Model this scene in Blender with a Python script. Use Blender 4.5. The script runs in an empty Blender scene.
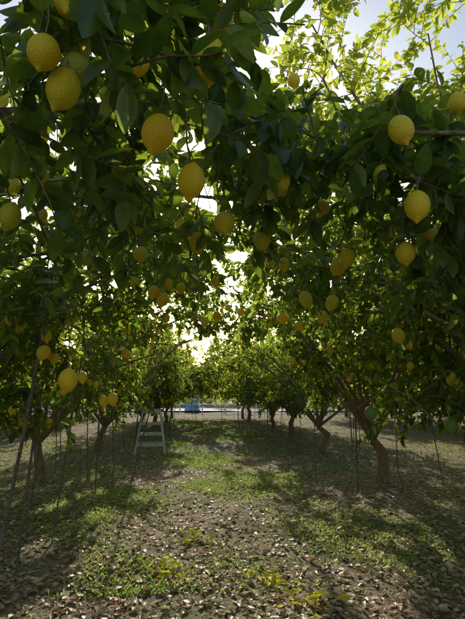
import bpy, math, numpy as np
from mathutils import Vector
rng=np.random.default_rng(7)
scene=bpy.context.scene
SUN_EL=math.radians(23.5); SUN_AZ=math.radians(-4.0)
SD=np.array([math.sin(SUN_AZ)*math.cos(SUN_EL),math.cos(SUN_AZ)*math.cos(SUN_EL),math.sin(SUN_EL)])

# ---------------- materials ----------------
def newmat(name):
    m=bpy.data.materials.new(name); m.use_nodes=True
    nt=m.node_tree; nt.nodes.clear()
    out=nt.nodes.new('ShaderNodeOutputMaterial')
    return m,nt,out
def N(nt,t,**kw):
    n=nt.nodes.new(t)
    for k,v in kw.items():
        if k in n.inputs: n.inputs[k].default_value=v
        else: setattr(n,k,v)
    return n
def ramp(nt,stops,fac=None,interp='LINEAR'):
    r=nt.nodes.new('ShaderNodeValToRGB'); cr=r.color_ramp; cr.interpolation=interp
    while len(cr.elements)<len(stops): cr.elements.new(0.5)
    for e,(p,c) in zip(cr.elements,stops):
        e.position=p; e.color=(c[0],c[1],c[2],1)
    if fac is not None: nt.links.new(fac,r.inputs[0])
    return r
def leaf_material(name,top,trans,tmix=0.42,rough=0.38,spec=0.5,detail=False,gloss=.05):
    m,nt,out=newmat(name); L=nt.links.new
    a=N(nt,'ShaderNodeAttribute',attribute_name='ld')
    s=nt.nodes.new('ShaderNodeSeparateColor'); L(a.outputs['Color'],s.inputs[0])
    c1=ramp(nt,top,s.outputs[2]); c2=ramp(nt,trans,s.outputs[2])
    col=c1.outputs[0]; tcol=c2.outputs[0]
    def mul(c,f):
        v=nt.nodes.new('ShaderNodeVectorMath'); v.operation='SCALE'; L(c,v.inputs[0]); L(f,v.inputs['Scale']); return v.outputs[0]
    if detail:
        geo=nt.nodes.new('ShaderNodeNewGeometry')
        nz=N(nt,'ShaderNodeTexNoise',Scale=30.0,Detail=2.0); L(geo.outputs['Position'],nz.inputs['Vector'])
        mr=N(nt,'ShaderNodeMapRange'); L(nz.outputs[0],mr.inputs[0]); mr.inputs[3].default_value=.5; mr.inputs[4].default_value=1.5
        col=mul(col,mr.outputs[0])
        ab=N(nt,'ShaderNodeMath',operation='SUBTRACT'); L(s.outputs[0],ab.inputs[0]); ab.inputs[1].default_value=.5
        ab2=N(nt,'ShaderNodeMath',operation='ABSOLUTE'); L(ab.outputs[0],ab2.inputs[0])
        mrv=N(nt,'ShaderNodeMapRange'); L(ab2.outputs[0],mrv.inputs[0])
        mrv.inputs[1].default_value=.0; mrv.inputs[2].default_value=.06; mrv.inputs[3].default_value=2.0; mrv.inputs[4].default_value=1.0
        ad=N(nt,'ShaderNodeMath',operation='MULTIPLY_ADD'); L(ab2.outputs[0],ad.inputs[0]); ad.inputs[1].default_value=-.45; L(s.outputs[1],ad.inputs[2])
        sn=N(nt,'ShaderNodeMath',operation='MULTIPLY'); L(ad.outputs[0],sn.inputs[0]); sn.inputs[1].default_value=60
        si=N(nt,'ShaderNodeMath',operation='SINE'); L(sn.outputs[0],si.inputs[0])
        mrs=N(nt,'ShaderNodeMapRange'); L(si.outputs[0],mrs.inputs[0]); mrs.inputs[1].default_value=.7; mrs.inputs[2].default_value=1; mrs.inputs[3].default_value=1; mrs.inputs[4].default_value=1.35
        mm=N(nt,'ShaderNodeMath',operation='MULTIPLY'); L(mrv.outputs[0],mm.inputs[0]); L(mrs.outputs[0],mm.inputs[1])
        col=mul(col,mm.outputs[0]); tcol=mul(tcol,mr.outputs[0])
        p=N(nt,'ShaderNodeBsdfPrincipled',Roughness=rough); p.inputs['Specular IOR Level'].default_value=spec
        L(col,p.inputs['Base Color']); surf=p.outputs[0]
    else:
        d=nt.nodes.new('ShaderNodeBsdfDiffuse'); L(col,d.inputs[0]); surf=d.outputs[0]
        if gloss:
            gl=nt.nodes.new('ShaderNodeBsdfGlossy'); gl.inputs['Roughness'].default_value=rough
            gm=nt.nodes.new('ShaderNodeMixShader'); gm.inputs[0].default_value=gloss; L(surf,gm.inputs[1]); L(gl.outputs[0],gm.inputs[2]); surf=gm.outputs[0]
    t=nt.nodes.new('ShaderNodeBsdfTranslucent'); L(tcol,t.inputs['Color'])
    mx=nt.nodes.new('ShaderNodeMixShader'); mx.inputs[0].default_value=tmix
    L(surf,mx.inputs[1]); L(t.outputs[0],mx.inputs[2]); L(mx.outputs[0],out.inputs[0])
    return m
TOP=[(0,(.020,.046,.015)),(.5,(.048,.095,.022)),(.85,(.10,.18,.03)),(1,(.28,.26,.04))]
TR=[(0,(.16,.26,.02)),(.5,(.44,.58,.04)),(.85,(.76,.85,.09)),(1,(.9,.75,.08))]
M_leaf=leaf_material('citrus_leaf_close',TOP,TR,detail=True,tmix=.40,rough=.33)
M_leaf_far=leaf_material('citrus_leaf',TOP,TR,tmix=.5,gloss=.05)
M_litter=leaf_material('fallen_leaf',
    [(0,(.17,.11,.06)),(.3,(.44,.30,.17)),(.6,(.66,.50,.31)),(.8,(.76,.63,.43)),(.9,(.52,.50,.17)),(1,(.18,.26,.06))],
    [(0,(.35,.22,.10)),(.6,(.75,.55,.30)),(1,(.5,.55,.12))],tmix=.25,gloss=.07,rough=.45)
M_yel=leaf_material('yellow_fallen_leaf',
    [(0,(.55,.52,.05)),(.6,(.80,.68,.06)),(1,(.38,.50,.06))],
    [(0,(.8,.75,.06)),(1,(.5,.6,.05))],tmix=.35,gloss=.02)
M_grass=leaf_material('weed_blade',
    [(0,(.07,.13,.03)),(.6,(.15,.22,.06)),(1,(.24,.29,.10))],
    [(0,(.24,.40,.05)),(1,(.55,.66,.12))],tmix=.45,gloss=.02)

def bark():
    m,nt,out=newmat('citrus_bark'); L=nt.links.new
    tc=nt.nodes.new('ShaderNodeNewGeometry')
    mp=nt.nodes.new('ShaderNodeMapping'); mp.inputs['Scale'].default_value=(14,14,3.5); L(tc.outputs['Position'],mp.inputs[0])
    n=N(nt,'ShaderNodeTexNoise',Scale=3.0,Detail=5.0,Roughness=.65); L(mp.outputs[0],n.inputs['Vector'])
    r=ramp(nt,[(.3,(.11,.075,.042)),(.55,(.29,.20,.12)),(.75,(.42,.32,.21))],n.outputs[0])
    p=N(nt,'ShaderNodeBsdfPrincipled',Roughness=.85); L(r.outputs[0],p.inputs['Base Color'])
    b=N(nt,'ShaderNodeBump',Strength=.6,Distance=.01); L(n.outputs[0],b.inputs['Height']); L(b.outputs[0],p.inputs['Normal'])
    L(p.outputs[0],out.inputs[0]); return m
M_bark=bark()
def lemonmat():
    m,nt,out=newmat('lemon_rind'); L=nt.links.new
    a=N(nt,'ShaderNodeAttribute',attribute_name='ld')
    s=nt.nodes.new('ShaderNodeSeparateColor'); L(a.outputs['Color'],s.inputs[0])
    geo=nt.nodes.new('ShaderNodeNewGeometry')
    n0=N(nt,'ShaderNodeTexNoise',Scale=22.0,Detail=4.0); L(geo.outputs['Position'],n0.inputs['Vector'])
    ad=N(nt,'ShaderNodeMath',operation='MULTIPLY_ADD'); L(n0.outputs[0],ad.inputs[0]); ad.inputs[1].default_value=.45; L(s.outputs[2],ad.inputs[2])
    r=ramp(nt,[(.15,(1,.65,.012)),(.42,(1,.78,.035)),(.65,(.74,.70,.06)),(1,(.20,.32,.05))],ad.outputs[0])
    v=N(nt,'ShaderNodeTexVoronoi',Scale=300.0); L(geo.outputs['Position'],v.inputs['Vector'])
    n1=N(nt,'ShaderNodeTexNoise',Scale=60.0,Detail=3.0); L(geo.outputs['Position'],n1.inputs['Vector'])
    sm=N(nt,'ShaderNodeMath',operation='MULTIPLY_ADD'); L(n1.outputs[0],sm.inputs[0]); sm.inputs[1].default_value=1.8; L(v.outputs['Distance'],sm.inputs[2])
    b=N(nt,'ShaderNodeBump',Strength=.6,Distance=.0028); L(sm.outputs[0],b.inputs['Height'])
    p=N(nt,'ShaderNodeBsdfPrincipled',Roughness=.42); L(r.outputs[0],p.inputs['Base Color'])
    L(b.outputs[0],p.inputs['Normal'])
    t=nt.nodes.new('ShaderNodeBsdfTranslucent'); L(r.outputs[0],t.inputs[0])
    mx=nt.nodes.new('ShaderNodeMixShader'); mx.inputs[0].default_value=.2; L(p.outputs[0],mx.inputs[1]); L(t.outputs[0],mx.inputs[2])
    L(mx.outputs[0],out.inputs[0]); return m
M_lemon=lemonmat()
def simple(name,c,rough=.6,metal=0,var=.25,scale=8):
    m,nt,out=newmat(name); L=nt.links.new
    geo=nt.nodes.new('ShaderNodeNewGeometry')
    n=N(nt,'ShaderNodeTexNoise',Scale=float(scale),Detail=5.0); L(geo.outputs['Position'],n.inputs['Vector'])
    r=ramp(nt,[(.3,tuple(x*(1-var) for x in c)),(.7,tuple(min(1,x*(1+var)) for x in c))],n.outputs[0])
    p=N(nt,'ShaderNodeBsdfPrincipled',Roughness=rough,Metallic=metal); L(r.outputs[0],p.inputs['Base Color'])
    b=N(nt,'ShaderNodeBump',Strength=.2,Distance=.004); L(n.outputs[0],b.inputs['Height']); L(b.outputs[0],p.inputs['Normal'])
    L(p.outputs[0],out.inputs[0]); return m
M_pole=simple('rusty_pole',(.17,.14,.11),.6,.2,.5,30)
M_alu=simple('ladder_aluminium',(.62,.62,.61),.5,.3,.2,20)
M_white=simple('white_paint',(.80,.80,.78),.5,0,.06,5)
M_blue=simple('blue_tarpaulin',(.14,.34,.62),.45,0,.2,3)
M_conc=simple('concrete',(.45,.44,.41),.85,0,.2,4)
M_stone=simple('stone',(.45,.43,.39),.85,0,.3,30)

def groundmat():
    m,nt,out=newmat('orchard_soil'); L=nt.links.new
    geo=nt.nodes.new('ShaderNodeNewGeometry')
    def noise(sc,d=5,r=.6):
        n=N(nt,'ShaderNodeTexNoise',Scale=float(sc),Detail=float(d),Roughness=r); L(geo.outputs['Position'],n.inputs['Vector']); return n.outputs[0]
    nb=noise(.55,3); nm=noise(6,5,.7); nf=noise(45,3,.7)
    soil=ramp(nt,[(.3,(.08,.056,.034)),(.5,(.165,.12,.078)),(.7,(.27,.205,.135))],nm)
    v=N(nt,'ShaderNodeTexVoronoi',Scale=16.0); L(geo.outputs['Position'],v.inputs['Vector'])
    lit=ramp(nt,[(0,(.11,.075,.045)),(.35,(.22,.16,.10)),(.7,(.40,.31,.20)),(1,(.50,.41,.28))],None)
    sep=nt.nodes.new('ShaderNodeSeparateColor'); L(v.outputs['Color'],sep.inputs[0]); L(sep.outputs[0],lit.inputs[0])
    mask=ramp(nt,[(.42,(0,0,0)),(.56,(1,1,1))],nf)
    mx=nt.nodes.new('ShaderNodeMix'); mx.data_type='RGBA'; L(mask.outputs[0],mx.inputs[0]); L(soil.outputs[0],mx.inputs[6]); L(lit.outputs[0],mx.inputs[7])
    gm=ramp(nt,[(.42,(0,0,0)),(.56,(1,1,1))],nb)
    gf=N(nt,'ShaderNodeMath',operation='MULTIPLY'); L(gm.outputs[0],gf.inputs[0]); L(mask.outputs[0],gf.inputs[1])
    gf2=N(nt,'ShaderNodeMath',operation='MULTIPLY'); L(gf.outputs[0],gf2.inputs[0]); gf2.inputs[1].default_value=.7
    mx2=nt.nodes.new('ShaderNodeMix'); mx2.data_type='RGBA'; L(gf2.outputs[0],mx2.inputs[0]); L(mx.outputs[2],mx2.inputs[6]); mx2.inputs[7].default_value=(.13,.18,.05,1)
    p=N(nt,'ShaderNodeBsdfPrincipled',Roughness=.95); p.inputs['Specular IOR Level'].default_value=.1
    L(mx2.outputs[2],p.inputs['Base Color'])
    sm=N(nt,'ShaderNodeMath',operation='ADD'); L(nm,sm.inputs[0]); L(nf,sm.inputs[1])
    b=N(nt,'ShaderNodeBump',Strength=.6,Distance=.02); L(sm.outputs[0],b.inputs['Height']); L(b.outputs[0],p.inputs['Normal'])
    L(p.outputs[0],out.inputs[0]); return m
M_ground=groundmat()

# ---------------- mesh helpers ----------------
def mesh_obj(name,V,F,mat,ld=None,parent=None,smooth=True,link=True):
    V=np.asarray(V,np.float32); F=np.asarray(F,np.int32)
    me=bpy.data.meshes.new(name); k=F.shape[1]
    me.vertices.add(len(V)); me.vertices.foreach_set('co',V.ravel())
    me.loops.add(F.size); me.loops.foreach_set('vertex_index',F.ravel())
    me.polygons.add(len(F)); me.polygons.foreach_set('loop_start',np.arange(0,F.size,k,dtype=np.int32))
    if smooth: me.polygons.foreach_set('use_smooth',np.ones(len(F),bool))
    me.update(calc_edges=True)
    if ld is not None:
        at=me.attributes.new('ld','FLOAT_COLOR','POINT')
        c=np.ones((len(V),4),np.float32); c[:,:3]=ld; at.data.foreach_set('color',c.ravel())
    me.materials.append(mat)
    if not link: return me
    o=bpy.data.objects.new(name,me); scene.collection.objects.link(o)
    if parent: o.parent=parent
    return o
def leaf_template(rows,wid=.5):
    us=[-1,0,1]; T=[]
    for v in rows:
        w=max(.03,math.sin(math.pi*v**.85)**.75) if 0<v<1 else .03
        for u in us: T.append((u,v,w))
    F=[]
    for i in range(len(rows)-1):
        for j in range(2):
            a=i*3+j; F.append((a,a+1,a+4,a+3))
    return np.array(T),np.array(F)
T_NEAR=leaf_template([0,.1,.26,.45,.64,.82,.93,1]); T_FAR=leaf_template([0,.28,.68,1])
def norm(a): return a/np.maximum(1e-9,np.linalg.norm(a,axis=-1,keepdims=True))
def leaves(P,D,Nn,L,tint,T,aspect=.24,fold=.16,curl=None,wave=0):
    n=len(P); Tm,F=T
    D=norm(D); S=norm(np.cross(D,Nn)); Nn=np.cross(S,D)
    u=Tm[:,0];v=Tm[:,1];w=Tm[:,2]
    if curl is None: curl=rng.uniform(.05,.35,n)
    L=L[:,None]
    asp=aspect*rng.uniform(.85,1.2,n)[:,None]
    fo=fold*rng.uniform(.2,1.6,n)[:,None]
    wv=0
    if wave: wv=wave*np.sin(v[None]*9+rng.uniform(0,6,n)[:,None])*np.abs(u)[None]
    cz=(fo*np.abs(u)*w*asp*2-curl[:,None]*v*v+wv)*L
    V=P[:,None,:]+D[:,None,:]*(L*v)[...,None]+S[:,None,:]*(L*asp*u*w)[...,None]+Nn[:,None,:]*cz[...,None]
    k=len(Tm)
    FF=(F[None]+ (np.arange(n)*k)[:,None,None]).reshape(-1,4)
    ld=np.empty((n,k,3)); ld[...,0]=u*.5+.5; ld[...,1]=v; ld[...,2]=tint[:,None]
    return V.reshape(-1,3),FF,ld.reshape(-1,3)
class Tubes:
    def __init__(s): s.V=[];s.F=[];s.n=0
    def add(s,pts,rad,sides=5):
        pts=np.asarray(pts,float); rad=np.asarray(rad,float); m=len(pts)
        t=norm(np.gradient(pts,axis=0)); ref=np.array([0,0,1.]) if abs(t[0][2])<.9 else np.array([1.,0,0])
        A=norm(np.cross(t,ref)); B=np.cross(t,A)
        th=np.arange(sides)*2*math.pi/sides
        V=pts[:,None,:]+rad[:,None,None]*(np.cos(th)[None,:,None]*A[:,None,:]+np.sin(th)[None,:,None]*B[:,None,:])
        s.V.append(V.reshape(-1,3))
        i=np.arange(m-1)[:,None]*sides; j=np.arange(sides)[None]; j2=(j+1)%sides
        s.F.append((np.stack([i+j,i+j2,i+sides+j2,i+sides+j],-1).reshape(-1,4))+s.n); s.n+=m*sides
    def data(s): return np.concatenate(s.V),np.concatenate(s.F)
def lemon_geo(P,size,tint,seg=12,rg=9):
    th=np.linspace(0.02,math.pi-.02,rg)
    z=np.cos(th)*1.2; r=np.sin(th)**1.03
    z=z-.30*np.exp(-((th-math.pi)**2)/.06)
    z=z+.10*np.exp(-(th**2)/.05)
    ph=np.arange(seg)*2*math.pi/seg
    X=r[:,None]*np.cos(ph);Y=r[:,None]*np.sin(ph);Z=np.repeat(z[:,None],seg,1)
    B=np.stack([X,Y,Z],-1).reshape(-1,3)
    n=len(P); tilt=rng.normal(0,.24,(n,2))
    V=np.repeat(B[None],n,0)
    for a,(ax,bx) in enumerate([(0,2),(1,2)]):
        c=np.cos(tilt[:,a])[:,None]; s_=np.sin(tilt[:,a])[:,None]
        p=V[:,:,ax].copy();q=V[:,:,bx].copy(); V[:,:,ax]=c*p+s_*q; V[:,:,bx]=-s_*p+c*q
    sc=(size*.48)[:,None,None]*np.stack([rng.uniform(.93,1.05,n),rng.uniform(.93,1.05,n),rng.uniform(.92,1.12,n)],-1)[:,None,:]
    V=V*sc+P[:,None,:]
    i=np.arange(rg-1)[:,None]*seg; j=np.arange(seg)[None]; j2=(j+1)%seg
    F=np.stack([i+seg+j,i+seg+j2,i+j2,i+j],-1).reshape(-1,4)
    F=(F[None]+(np.arange(n)*rg*seg)[:,None,None]).reshape(-1,4)
    ld=np.zeros((n,rg*seg,3)); ld[...,2]=tint[:,None]
    return V.reshape(-1,3),F,ld.reshape(-1,3)

def grow(start,d,length,n,droop,wob):
    p=np.array(start,float); d=norm(np.array(d,float)); pts=[p.copy()]
    for i in range(n):
        d=norm(d+np.array([0,0,-droop/n])+rng.normal(0,wob,3)); p=p+d*length/n; pts.append(p.copy())
    return np.array(pts)
def resample(pts,n):
    pts=np.asarray(pts,float); seg=np.linalg.norm(np.diff(pts,axis=0),axis=1); s=np.concatenate([[0],np.cumsum(seg)])
    t=np.linspace(0,s[-1],n); Q=np.stack([np.interp(t,s,pts[:,k]) for k in range(3)],1)
    for _ in range(2): Q[1:-1]=(Q[:-2]+2*Q[1:-1]+Q[2:])/4
    return Q
def at(pts,t):
    x=t*(len(pts)-1); i=min(int(x),len(pts)-2); f=x-i
    return pts[i]*(1-f)+pts[i+1]*f, norm(pts[i+1]-pts[i])

def build_tree(limbs,trunk,trunk_r,cull=None,nsec=10,ntw=9,nlf=20,sec_len=(.7,1.2),tw_len=(.3,.5),leaf=(.08,.115),
               T=T_FAR,nlem=55,shoots=14,lem_z=(0,9),extra=None,props=0,lem_size=.072,sec_start=.22,mat=None,bcull=None,lemsel=None):
    if bcull is None: bcull=cull
    tb=Tubes(); P=[];D=[];Nn=[];Tn=[];LL=[]; tips=[]
    tb.add(trunk,np.linspace(trunk_r*1.15,trunk_r*.72,len(trunk)),9)
    def add_leaves(pts,n,young=0,ls=1.0,t0=.1):
        for t in np.linspace(t0,1,n):
            p,d=at(pts,min(.999,t)); 
            r=rng.normal(0,1,3); r=norm(r-d*np.dot(r,d))
            dd=norm(d*.55+r*.85+np.array([0,0,-.28])); nn=norm(np.array([0,0,1.])+rng.normal(0,.55,3)+ (SD*.25))
            P.append(p);D.append(dd);Nn.append(nn)
            b=rng.beta(2.0,2.8)*.85 if not young else rng.uniform(.65,.95)
            if rng.random()<.012: b=1.0
            Tn.append(b); LL.append(rng.uniform(*leaf)*ls*(1 if rng.random()>.15 else .7))
    for lm in limbs:
        limb,r0=lm[0],lm[1]; yg=lm[2] if len(lm)>2 else 0
        limb=resample(limb,10)
        tb.add(limb,np.linspace(r0,r0*.25,len(limb)),7)
        for k in range(nsec):
            t=sec_start+(1-sec_start)*(k+rng.random())/nsec; p,d=at(limb,min(t,.995))
            r=rng.normal(0,1,3); r[2]=r[2]*.8+.1; r=norm(r-d*np.dot(r,d))
            sl=rng.uniform(*sec_len)*(1.1-.35*t)
            sec=grow(p,d*.5+r*.9,sl,5,rng.uniform(.1,.9),.12)
            if bcull is not None and not bcull(sec[1:]).all(): 
                okk=bcull(sec[1:]); m=int(np.argmin(okk))
                if m<2: continue
                sec=sec[:m+1]
            rr=r0*.28*(1.1-t*.5)
            tb.add(sec,np.linspace(rr,.002,len(sec)),4)
            add_leaves(sec[len(sec)//2:],8,young=yg)
            for q in range(ntw):
                tt=.12+.88*(q+rng.random())/ntw; p2,d2=at(sec,min(tt,.995))
                r2=rng.normal(0,1,3); r2=norm(r2-d2*np.dot(r2,d2))
                tw=grow(p2,d2*.5+r2*.8,rng.uniform(*tw_len),4,rng.uniform(-.2,.9),.1)
                if bcull is not None and not bcull(tw[1:]).all(): continue
                tb.add(tw,np.linspace(.0045,.0018,5),3)
                add_leaves(tw,nlf,young=yg); tips.append(tw[rng.integers(2,5)])
        add_leaves(limb[6:],16)
        for k in range(shoots//len(limbs)+ (1 if rng.random()<(shoots%len(limbs))/len(limbs) else 0)):
            p,d=at(limb,rng.uniform(.35,1)*.99)
            sh=grow(p,np.array([rng.normal(0,.25),rng.normal(0,.25),1]),rng.uniform(.8,1.5),6,.1,.05)
            if bcull is not None and not bcull(sh[2:]).all(): continue
            tb.add(sh,np.linspace(.008,.002,7),4); add_leaves(sh,26,young=1,ls=.85,t0=.15)
            for q in range(3):
                p2,d2=at(sh,rng.uniform(.3,.9)); s2=grow(p2,d2*.6+rng.normal(0,.5,3),.4,4,0,.05); tb.add(s2,[.004,.0035,.003,.002,.0015],3); add_leaves(s2,12,young=1,ls=.85)
    lemP=[];lemS=[];lemT=[]
    if extra is not None:
        limbpts=np.concatenate([resample(l[0],14)[3:] for l in limbs])
        for (x,y,z,g) in extra:
            q=np.array([x,y,z]); lemP.append(q); lemS.append(.076*rng.uniform(.94,1.06)); lemT.append(g+rng.uniform(0,.18))
            topp=q+np.array([0,0,.044])
            dist=np.linalg.norm(limbpts-topp-np.array([0,0,.2]),axis=1); c=limbpts[np.argmin(dist)]
            mid=topp*.6+c*.4+np.array([rng.normal(0,.05),rng.normal(0,.05)+.06,.14])
            path=resample([topp,topp+np.array([rng.normal(0,.02),.02,.07]),mid,c],9)
            path[0]=topp
            tb.add(path,np.linspace(.0022,.006,9),4)
            fwd=grow(path[1],rng.normal(0,1,3)+np.array([0,.6,.35]),.22,3,.5,.1); tb.add(fwd,[.002]*4,3); 
            add_leaves(path[1:6],8); add_leaves(path[4:],10); add_leaves(fwd,8)
            for _ in range(3):
                f2=grow(path[rng.integers(2,8)],rng.normal(0,1,3)+np.array([0,.3,.4]),.28,3,.5,.1); tb.add(f2,[.003,.0025,.002,.0015],3); add_leaves(f2,10)
    P=np.array(P);D=np.array(D);Nn=np.array(Nn);Tn=np.array(Tn);LL=np.array(LL)
    if cull is not None:
        k=cull(P+D*LL[:,None]*.5); P,D,Nn,Tn,LL=P[k],D[k],Nn[k],Tn[k],LL[k]
    tips=np.array(tips)
    if nlem and len(tips):
        c=tips[(tips[:,2]>lem_z[0])&(tips[:,2]<lem_z[1])]
        if lemsel is not None: c=c[lemsel(c)]
        if len(c):
            idx=rng.choice(len(c),min(nlem,len(c)),replace=False)
            for i in idx:
                m=1 if rng.random()>.35 else 2
                for q in range(m):
                    off=np.array([rng.normal(0,.03)*(q>0)+.06*q,rng.normal(0,.05)*q,-.05-.03*q])
                    lemP.append(c[i]+off); lemS.append(lem_size*rng.uniform(.78,1.08)); lemT.append(rng.choice([0,.1,.2,.4,.8],p=[.28,.25,.24,.14,.09])+rng.uniform(0,.08))
                    tb.add([c[i]+off+np.array([0,0,.03]),c[i]+off*.4+np.array([0,0,.02]),c[i]+np.array([0.01,0,.05])],[.002]*3,3)
    parts={}
    parts['trunk_and_branches']=(*tb.data(),M_bark,None)
    V,F,ld=leaves(P,D,Nn,LL,Tn,T); parts['leaves']=(V,F,mat or M_leaf_far,ld)
    if lemP:
        near=extra is not None
        V,F,ld=lemon_geo(np.array(lemP),np.array(lemS),np.array(lemT),28 if near else 12,22 if near else 11); parts['lemons']=(V,F,M_lemon,ld)
    if props:
        pt=Tubes()
        for _ in range(props):
            a=rng.uniform(0,6.28); r=rng.uniform(.5,1.6); x,y=r*math.cos(a)+trunk[0][0],r*math.sin(a)+trunk[0][1]
            lx,ly=rng.normal(0,.12,2); h=rng.uniform(1.6,2.2)
            pt.add([(x,y,-.05),(x+lx*.5,y+ly*.5,h/2),(x+lx,y+ly,h)],[.009,.009,.008],5)
        parts['support_poles']=(*pt.data(),M_pole,None)
    return {k:mesh_obj(k,v[0],v[1],v[2],v[3],link=False) for k,v in parts.items()}
def place(meshes,loc=(0,0,0),rot=0,sc=1):
    e=bpy.data.objects.new('lemon_tree',None); scene.collection.objects.link(e)
    e.location=loc; e.rotation_euler=(0,0,rot); e.scale=(sc,sc,sc); e.empty_display_size=.3
    for k,me in meshes.items():
        o=bpy.data.objects.new(k,me); scene.collection.objects.link(o); o.parent=e
    return e

def std_limbs(base,n,reach,height):
    L=[]
    for i in range(n):
        a=i*2*math.pi/n+rng.normal(0,.25)
        hr=reach*rng.uniform(.75,1.05)
        if i%3==2: hr*=.5; top=height*rng.uniform(.88,1.0)
        else: top=height*rng.uniform(.5,.82)
        d=np.array([math.cos(a),math.sin(a),0])
        b=np.array(base)
        p1=b+d*hr*.3+np.array([0,0,(top-b[2])*.5]); p2=b+d*hr*.65+np.array([0,0,(top-b[2])*.85]); p3=b+d*hr+np.array([0,0,(top-b[2])*.9])
        for p in (p1,p2): p+=rng.normal(0,.1,3)
        L.append(([b,p1,p2,p3],rng.uniform(.035,.05)))
    return L
def std_trunk(x,y,h=.6):
    return np.array([(x,y,-.05),(x+rng.normal(0,.02),y,h*.3),(x+rng.normal(0,.05),y+rng.normal(0,.04),h*.7),(x+rng.normal(0,.06),y+rng.normal(0,.05),h)])
def rowx(y): return .12-.055*y

def sun_patch_ok(P):
    gy=P[:,1]-P[:,2]*SD[1]/SD[2]; gx=P[:,0]-P[:,2]*SD[0]/SD[2]
    cx=-.02-.14*(gy-3.3); w=.66+.14*np.sin(gy*5)
    inp=(np.abs(gx-cx)<w)&(gy>2.2)&(gy<7.6)
    blot=(np.sin(gx*7+gy*3)+np.sin(gx*4-gy*5+1))>-1.2
    fl=(np.sin(gx*5.1+gy*1.7)*np.sin(gx*2.3-gy*3.9+2)>.55)&(gy>3)&(gy<13)
    # a narrow shaft cleared of leaves from camera towards sun, so the sun shows
    c0=P-np.array([0,0,1.5]); tt=c0@SD; c=c0-tt[:,None]*SD
    shaft=(np.linalg.norm(c,axis=1)<.055+.006*tt)&(tt>.3)
    return ~((inp&blot)|fl|shaft)
def cull_common(P):
    x,y,z=P[:,0],P[:,1],P[:,2]
    cx=rowx(y)
    ok=~((np.abs(x-cx)<1.3)&(z<1.5+.13*np.minimum(y,5)))
    ok&=np.linalg.norm(P-np.array([0,0,1.5]),axis=1)>.85
    ok&=z>.95+.2*np.sin(x*3+y*2)
    ok&=sun_patch_ok(P)
    return ok
def near_gen(mg):
    def f(P):
        x,y,z=P[:,0],P[:,1],P[:,2]
        ok=cull_common(P)
        ok&=~((x>.14)&(z-1.5>(.75-mg+.06*np.sin(x*9))*y))
        ok&=(z>1.3)|(np.abs(x)>1.5)
        ok&=y>.45
        return ok
    return f
cull_near=near_gen(0); bcull_near=near_gen(.08)

LEM=[(-.38,.93,2.40,0),(-.42,.90,2.24,0),(-.39,1.02,2.29,.6),(-.40,.97,2.20,.1),(-.23,.95,2.26,0),(-.05,.90,2.22,0),(-.18,1.01,2.11,0),(-.11,1.14,2.05,0),(-.03,1.06,2.47,0),(-.21,1.79,3.04,.2),(-.05,1.50,2.57,0),(-.52,1.69,2.45,.5),(.02,1.87,2.56,0),(-1.05,2.43,2.72,.1),(-.74,1.44,2.07,.2),(-1.10,2.14,2.50,.2),(-.53,1.74,2.13,.1),(-.35,1.58,2.10,.3),(-.96,2.16,2.36,.3),(-.03,1.58,2.10,.1),(.11,2.16,2.37,.3),(-.14,1.75,2.08,.1),(.13,1.94,2.15,.3)]
S="3 266 260,40 192 229,51 187 259,48 119 223,57 133 206,74 211 267,90 165 263,35 234 324,79 217 230,63 160 199,88 194 218,51 196 208,53 221 211,78 264 267,30 249 237,32 272 226,57 256 199,60 300 198,33 300 197,42 256 201,59 402 206,-66 185 154,-108 261 171,-45 255 205,-40 256 201,-46 220 217,-124 302 186,-109 335 159,-80 310 144,-103 372 141,-95 406 182,-84 251 225,-65 296 220,102 279 183,79 267 137,125 268 130,128 451 217,8 450 227,-28 451 217,46 357 225,27 321 242,81 611 188"
G=[.1,0,.1,0,0,.1,.1,0,.1,0,.1,0,.1,.2,.2,.1,.1,.1,0,.3,0,0,0,0,0,.2,.1,.2,0,.1,0,.4,.3,0,.8,.9,0,.1,.2,.4,.3,0]
for s_,g in zip(S.split(','),G):
    a=[float(v)/100 for v in s_.split()]; LEM.append((a[0],a[1],a[2],g))
left=[l for l in LEM if l[0]<=.05 and l[1]<3.2]; right=[l for l in LEM if l[0]>.05 and l[1]<3.2]
midl=[l for l in LEM if l[0]<=.1 and l[1]>=3.2]; midr=[l for l in LEM if l[0]>.1 and l[1]>=3.2]

# near overhanging trees
bL=(-2.6,.95,1.1)
limbsL=[([bL,(-1.9,1.1,1.95),(-1.1,1.25,2.3),(-.4,1.4,2.48),(.2,1.6,2.55)],.03),
 ([bL,(-2.0,1.6,2.0),(-1.3,2.1,2.5),(-.5,2.5,2.65),(.2,2.8,2.7)],.035),
 ([bL,(-1.9,.9,2.2),(-1.1,.85,2.55),(-.4,.98,2.62),(.12,1.1,2.62)],.025),
 ([bL,(-2.3,1.9,1.9),(-1.9,2.6,2.2),(-1.2,3.2,2.5),(-.6,3.6,2.7)],.03),
 ([bL,(-2.1,1.7,2.2),(-1.4,2.0,3.1),(-.6,2.2,3.3),(-.1,2.4,3.4)],.03)]
place(build_tree(limbsL,np.array([(-2.7,.9,-.05),(-2.68,.92,.4),(-2.62,.95,.8),bL]),.085,cull_near,nsec=11,ntw=7,nlf=13,
   sec_len=(.45,.8),tw_len=(.22,.38),T=T_NEAR,nlem=26,lem_z=(2.1,9),shoots=6,extra=left,leaf=(.065,.105),mat=M_leaf,bcull=bcull_near))
bR=(2.75,1.9,1.1)
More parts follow.
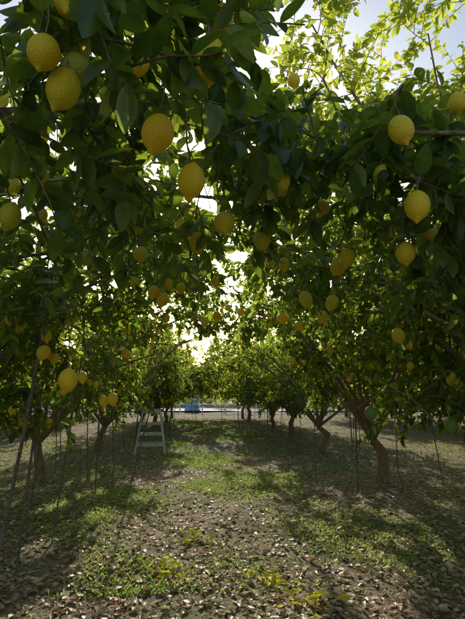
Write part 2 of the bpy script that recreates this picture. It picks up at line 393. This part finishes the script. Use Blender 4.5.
limbsR=[([bR,(2.1,1.85,1.9),(1.3,1.75,2.25),(.6,1.65,2.33),(.1,1.6,2.36)],.025),
 ([bR,(2.1,2.4,2.1),(1.4,2.6,2.7),(.7,2.7,3.0),(.2,2.6,3.1)],.03),
 ([bR,(2.2,1.4,1.9),(1.6,1.25,2.15),(1.0,1.3,2.3),(.45,1.35,2.32)],.025),
 ([bR,(2.3,2.6,1.8),(1.8,3.1,2.0),(1.2,3.3,2.3),(.6,3.3,2.5)],.03),
 ([bR,(2.2,2.2,2.3),(1.7,2.3,2.8),(1.1,2.4,3.05),(.6,2.4,3.1)],.025),
 ([bR,(2.2,2.3,1.5),(1.75,2.5,1.55),(1.45,2.7,1.45),(1.2,2.75,1.3)],.02)]
place(build_tree(limbsR,np.array([(2.85,1.9,-.05),(2.82,1.92,.4),(2.8,1.9,.8),bR]),.085,cull_near,nsec=11,ntw=7,nlf=13,
   sec_len=(.45,.8),tw_len=(.22,.38),T=T_NEAR,nlem=30,lem_z=(1.5,9),shoots=4,extra=right,leaf=(.065,.105),mat=M_leaf,bcull=bcull_near))
# mid trees, each modelled individually
def mid(x,y,reach,h,th,extra=None,nlem=130,r=.085,arch=None,props=5,**kw):
    tr=std_trunk(x,y,th); b=tuple(tr[-1])
    lim=std_limbs(tr[-1],8,reach,h)
    for A in (arch or []):
        if A[0]=='y': lim.append(([b]+A[1:],.03,1))
        else: lim.append(([b]+A,.035))
    kw.setdefault('nlf',17)
    s=-np.sign(x)
    # fruit hangs mostly at the lit outside of the crown, towards the aisle and the ends
    sel=lambda c:((c[:,0]-x)*s>.9)|(c[:,1]<y-1.5)
    return build_tree(lim,tr,r,cull_common,nlem=nlem,extra=extra,props=props,lem_z=(1.2,3.0),lemsel=sel,**kw)
place(mid(-3.1,4.5,2.6,4.1,.6,midl,nlem=80,shoots=14,arch=[[(-2.3,4.7,2.2),(-1.2,5.0,3.0),(-.2,5.3,3.2)],[(-2.2,4.2,2.0),(-1.2,4.2,2.6),(-.4,4.4,2.8)],[(-2.5,4.9,2.8),(-1.5,5.6,3.9),(-.6,6.0,4.2)]]))
place(mid(3.0,4.4,2.7,4.2,.6,midr,nlem=80,shoots=60,props=1,arch=[[(2.2,4.6,2.2),(1.2,4.9,3.0),(.3,5.2,3.2)],[(2.2,4.1,2.0),(1.2,4.1,2.5),(.5,4.3,2.7)],[(2.4,4.4,2.8),(1.6,4.6,3.7),(.8,5.0,4.1)],
   ['y',(2.8,4.1,2.8),(2.5,4.0,4.2),(2.4,3.9,5.5)],['y',(2.3,4.4,3.0),(1.7,4.5,4.0),(1.5,4.5,4.7)],['y',(2.0,4.6,3.2),(1.2,4.6,4.1),(.5,4.6,4.7)],['y',(3.0,4.3,3.0),(3.0,4.2,4.3),(3.0,4.2,5.2)],['y',(2.2,4.4,3.2),(1.2,4.2,4.4),(.75,4.0,5.2)],['y',(2.5,4.2,3.0),(2.0,4.1,4.4),(1.95,4.0,5.0)]]))
place(mid(-3.2,8.0,2.6,4.2,.6,shoots=10,arch=[[(-2.2,8.2,2.2),(-1.2,8.3,3.0),(-.3,8.4,3.2)],[(-2.2,7.6,1.9),(-1.2,7.2,2.5),(-.5,7.0,2.7)],[(-2.5,8.4,2.6),(-1.6,8.8,3.6),(-.8,9,4.0)]]))
place(mid(2.5,8.0,2.6,4.2,.65,shoots=30,r=.1,props=3,arch=[[(1.9,8.2,2.2),(.9,8.3,3.0),(-.1,8.4,3.3)],[(1.8,7.6,1.9),(.8,7.2,2.5),(.1,7.0,2.7)],[(2.0,8.4,2.6),(1.1,8.8,3.6),(.2,9,4.0)]]))
place(mid(-3.3,11.6,2.8,3.9,.6,arch=[[(-2.4,11.6,2.1),(-1.4,11.6,2.7),(-.6,11.6,2.8)]]))
place(mid(2.2,11.6,2.8,3.9,.6,arch=[[(1.3,11.6,2.1),(.4,11.6,2.7),(-.4,11.6,2.8)],[(1.2,12,1.7),(.5,12.4,1.9),(.1,12.5,1.6)]]))
# instanced variants
def far_cull(P): return (P[:,2]>.8+.2*np.sin(P[:,0]*3+P[:,1]*2))
VAR=[]
for i in range(3):
    tr=std_trunk(0,0,.6); VAR.append(build_tree(std_limbs(tr[-1],8,2.3,3.8),tr,.085,far_cull,nlem=200,lem_z=(1,3.2),props=4,nlf=16,leaf=(.095,.125),shoots=10,lem_size=.08,lemsel=lambda c:np.hypot(c[:,0],c[:,1])>1.5))
for k,y in enumerate([15.1,18.6,22.1,25.6]):
    for s_ in (-1,1):
        place(VAR[(k+(s_>0))%3],(rowx(y)+s_*2.4+rng.normal(0,.1)+(.15*k if s_<0 else -.15*k),y+rng.normal(0,.2),0),rng.uniform(0,6.28),rng.uniform(.95,1.08))
for row in (-2,2):
    for k in range(8):
        y=2.5+k*3.5+rng.normal(0,.2)
        place(VAR[(k+row)%3],(rowx(y)+(row-.5*np.sign(row))*5.4+rng.normal(0,.2),y,0),rng.uniform(0,6.28),rng.uniform(1.1,1.25))
for sx in (-1,1):
    for k in range(5):
        y=12+k*4
        place(VAR[k%3],(sx*(13.0+rng.normal(0,.3)),y,0),rng.uniform(0,6.28),1.3)

# ---------------- ground ----------------
def hgt(x,y): return .03*np.sin(x*.9+y*.4)+.025*np.sin(x*.5-y*.8+1)+.012*np.sin(x*3.1+y*2.3)+.01*np.sin(x*5.3-y*4.1)-.015
g=np.concatenate([np.linspace(-300,-20,10)[:-1],np.linspace(-20,-6,20)[:-1],np.linspace(-6,6,110)[:-1],np.linspace(6,20,20)[:-1],np.linspace(20,300,10)])
gy=np.concatenate([np.linspace(-300,-3,10)[:-1],np.linspace(-3,14,150)[:-1],np.linspace(14,40,50)[:-1],np.linspace(40,500,12)])
X,Y=np.meshgrid(g,gy); fade=np.clip(1-(np.hypot(X,Y)-30)/20,0,1)
Z=hgt(X,Y)*fade; nx=len(g)
i=np.arange(len(gy)-1)[:,None]*nx; j=np.arange(nx-1)[None]
mesh_obj('ground',np.stack([X,Y,Z],-1).reshape(-1,3),np.stack([i+j,i+j+1,i+nx+j+1,i+nx+j],-1).reshape(-1,4),M_ground)
def scatter(name,n,xr,yr,size,mat,tintf,T=T_FAR,flat=.16,pw=2.2,curl=(-.3,.22),lift=.007,centers=None,spread=.2,asp=.26):
    if centers is None:
        t=rng.random(n)**pw; y=yr[0]+(yr[1]-yr[0])*t; x=rng.uniform(-1,1,n)*(xr*np.minimum(1,.45+.06*y)+0)+rowx(y)
    else:
        c=np.array(centers)[rng.integers(0,len(centers),n)]; x=c[:,0]+rng.normal(0,spread,n); y=c[:,1]+rng.normal(0,spread*1.1,n)
    z=hgt(x,y)+lift*rng.uniform(.3,2,n)
    a=rng.uniform(0,6.28,n); D=np.stack([np.cos(a),np.sin(a),rng.normal(0,.14,n)],-1)
    Nn=norm(np.stack([rng.normal(0,flat,n),rng.normal(0,flat,n),np.ones(n)],-1))
    V,F,ld=leaves(np.stack([x,y,z],-1),D,Nn,rng.uniform(*size,n),tintf(n),T,aspect=asp*rng.uniform(.8,1.35,n).mean(),fold=.3,curl=rng.uniform(curl[0],curl[1],n),wave=.05)
    return mesh_obj(name,V,F,mat,ld)
scatter('leaf_litter',56000,7.5,(2.4,27),(.022,.08),M_litter,lambda n:np.clip(rng.beta(1.4,1.7,n)*.88+(rng.random(n)<.07)*.4,0,1),flat=.22)
scatter('yellow_fallen_leaves',120,0,0,(.06,.09),M_yel,lambda n:rng.random(n)*.8,centers=[(-.52,4.0),(-.58,4.2),(.32,4.0),(.45,3.6),(.6,3.55),(-.35,4.9)],spread=.08,lift=.035,flat=.4)
# weeds
n=150000; t=rng.random(n)**1.2; y=3.7+20*t; x=rng.normal(0,1.7,n)+rowx(y)
k=(np.sin(x*2.1+y*.9)+np.sin(x*1.3-y*1.7+2)+np.sin(x*5+y*3.1)*.5+rng.normal(0,.7,n))>(.15+np.clip((5.6-y)*.5,0,2)); x,y=x[k],y[k]
x2=rng.uniform(-6,-1.5,9000); y2=rng.uniform(5.5,14,9000); x3=rng.uniform(3,9,9000); y3=rng.uniform(6,18,9000); x=np.concatenate([x,x2,x3]); y=np.concatenate([y,y2,y3]); n=len(x)
D=np.stack([rng.normal(0,.8,n),rng.normal(0,.8,n),rng.uniform(.3,1,n)],-1)
V,F,ld=leaves(np.stack([x,y,hgt(x,y)],-1),D,norm(rng.normal(0,1,(n,3))),rng.uniform(.02,.05,n),rng.random(n),T_FAR,aspect=.16,curl=rng.uniform(0,.5,n))
mesh_obj('weed_patch',V,F,M_grass,ld)

# ---------------- prop poles ----------------
for pts,r in [([(-1.66,3.35,-.05),(-1.5,3.37,1.1),(-1.36,3.4,2.5)],.014),([(-1.92,4.4,-.05),(-1.85,4.4,1.2),(-1.75,4.45,2.5)],.013),
   ([(-1.6,7.4,-.05),(-1.42,7.4,.7),(-1.15,7.4,1.9)],.010),([(1.93,7.4,-.05),(1.95,7.4,1.2),(1.93,7.4,2.7)],.013),([(-2.0,7.0,-.05),(-2.0,7,1.2),(-1.95,7,2.5)],.011),
   ([(-2.6,6.2,-.05),(-2.5,6.2,1.1),(-2.3,6.2,2.4)],.012)]:
    t=Tubes(); t.add(resample(pts,7),[r]*7,8); V,F=t.data(); mesh_obj('prop_pole',V,F,M_pole)

# ---------------- stepladder ----------------
e=bpy.data.objects.new('stepladder',None); scene.collection.objects.link(e); e.location=(-1.95,11.2,0); e.rotation_euler=(0,0,math.radians(8))
def bar(name,a,b,w,d,mat,parent):
    a=Vector(a);b=Vector(b); v=b-a; L=v.length
    bpy.ops.mesh.primitive_cube_add(size=1); o=bpy.context.object; o.name=name; o.scale=(w,d,L)
    o.location=(a+b)/2; o.rotation_mode='QUATERNION'; o.rotation_quaternion=v.to_track_quat('Z','Y'); o.parent=parent
    m=o.modifiers.new('b','BEVEL'); m.width=.004; m.segments=2; o.data.materials.append(mat); return o
H=.97
for s_ in (-1,1):
    bar('front_rail',(s_*.35,-.12,0),(s_*.21,.18,H),.04,.025,M_alu,e)
    bar('rear_rail',(s_*.37,.58,0),(s_*.21,.22,H),.032,.022,M_alu,e)
for k,z in enumerate((.22,.46,.70)):
    f=z/H; w=.35-.14*f; y0=-.12+.30*f
    bar('step',(-w,y0+.005,z),(w,y0+.005,z),.028,.065,M_alu,e)
    w2=.37-.16*f; bar('rear_rung',(-w2,.58-.36*f,z),(w2,.58-.36*f,z),.022,.022,M_alu,e)
bar('top_cap',(-.24,.2,H+.012),(.24,.2,H+.012),.026,.11,M_alu,e)

# ---------------- far end ----------------
e=bpy.data.objects.new('white_fence',None); scene.collection.objects.link(e); e.location=(-2,31,0)
for i in range(-8,9): bar('post',(i*1.5,0,0),(i*1.5,0,1.15),.07,.07,M_white,e)
for z in (.25,.55,.85,1.1): bar('rail',(-12.2,-.07,z),(12.2,-.07,z),.06,.04,M_white,e)
def slab(name,x0,x1,y0,y1,z,mat):
    return mesh_obj(name,[(x0,y0,z),(x1,y0,z),(x1,y1,z),(x0,y1,z)],[(0,1,2,3)],mat,smooth=False)
slab('farm_road',-60,60,32.5,37,.06,M_conc)
xs=np.linspace(-1,1,24); ys=np.linspace(-.8,.8,18); XX,YY=np.meshgrid(xs,ys)
q=np.maximum(np.abs(XX)/1.0,np.abs(YY)/.8); ZZ=1.5*np.clip((1-q)*4,0,1)**.6+.06*np.sin(XX*9+YY*4)+.05*np.sin(YY*11)
i=np.arange(17)[:,None]*24; j=np.arange(23)[None]
o=mesh_obj('blue_tarpaulin_stack',np.stack([XX*.5,YY,ZZ],-1).reshape(-1,3),np.stack([i+j,i+j+1,i+24+j+1,i+24+j],-1).reshape(-1,4),M_blue); o.location=(-2.85,33.6,.05)
n=30000; x=rng.uniform(-70,70,n); top=7+2*np.sin(x*.35)+1.5*np.sin(x*.9+2)+1*np.sin(x*2.3); z=top*rng.random(n)**.8; y=52+rng.normal(0,1.5,n)+2*np.sin(x*.5)
V,F,ld=leaves(np.stack([x,y,z],-1),rng.normal(0,1,(n,3)),norm(rng.normal(0,1,(n,3))),rng.uniform(.35,.7,n),rng.beta(2,3,n),T_FAR,aspect=.3)
mesh_obj('distant_trees',V,F,M_leaf_far,ld)
bpy.ops.mesh.primitive_ico_sphere_add(subdivisions=3,radius=.035,location=(1.62,3.35,.03)); o=bpy.context.object; o.name='stone'; o.scale=(1.2,.9,.65)
for v in o.data.vertices: v.co*=1+.12*math.sin(v.co.x*90+v.co.y*70)
o.data.materials.append(M_stone)

# ---------------- light / world / camera ----------------
w=bpy.data.worlds.new('World'); scene.world=w; w.use_nodes=True; nt=w.node_tree; nt.nodes.clear()
out=nt.nodes.new('ShaderNodeOutputWorld'); bg=nt.nodes.new('ShaderNodeBackground'); sky=nt.nodes.new('ShaderNodeTexSky')
sky.sky_type='NISHITA'; sky.sun_disc=False; sky.sun_elevation=SUN_EL; sky.sun_rotation=SUN_AZ%(2*math.pi)
sky.air_density=1.5; sky.dust_density=2.2; sky.ozone_density=2.0
bg.inputs[1].default_value=.15; nt.links.new(sky.outputs[0],bg.inputs[0])
# the sun's own disc and tight aureole in the sky
tc=nt.nodes.new('ShaderNodeTexCoord'); dp=N(nt,'ShaderNodeVectorMath',operation='DOT_PRODUCT'); nt.links.new(tc.outputs['Generated'],dp.inputs[0]); dp.inputs[1].default_value=tuple(SD)
mr=N(nt,'ShaderNodeMapRange',interpolation_type='SMOOTHSTEP'); nt.links.new(dp.outputs['Value'],mr.inputs[0])
mr.inputs[1].default_value=math.cos(math.radians(1.3)); mr.inputs[2].default_value=math.cos(math.radians(.3)); mr.inputs[3].default_value=0; mr.inputs[4].default_value=25
b2=nt.nodes.new('ShaderNodeBackground'); b2.inputs[0].default_value=(1,.95,.85,1); nt.links.new(mr.outputs[0],b2.inputs[1])
ads=nt.nodes.new('ShaderNodeAddShader'); nt.links.new(bg.outputs[0],ads.inputs[0]); nt.links.new(b2.outputs[0],ads.inputs[1]); nt.links.new(ads.outputs[0],out.inputs[0])
sl=bpy.data.lights.new('sun','SUN'); sl.energy=5; sl.angle=math.radians(.5); sl.color=(1,.94,.84)
so=bpy.data.objects.new('sun',sl); scene.collection.objects.link(so); so.rotation_mode='QUATERNION'
so.rotation_quaternion=Vector(SD).to_track_quat('Z','Y')
cam=bpy.data.cameras.new('camera'); co=bpy.data.objects.new('camera',cam); scene.collection.objects.link(co)
co.location=(0,0,1.5); co.rotation_euler=(math.radians(100),0,0)
cam.sensor_fit='HORIZONTAL'; cam.sensor_width=36; cam.lens=35.3; cam.clip_start=.05; cam.clip_end=2000
scene.camera=co
scene.view_settings.view_transform='Standard'; scene.view_settings.look='None'; scene.view_settings.exposure=0
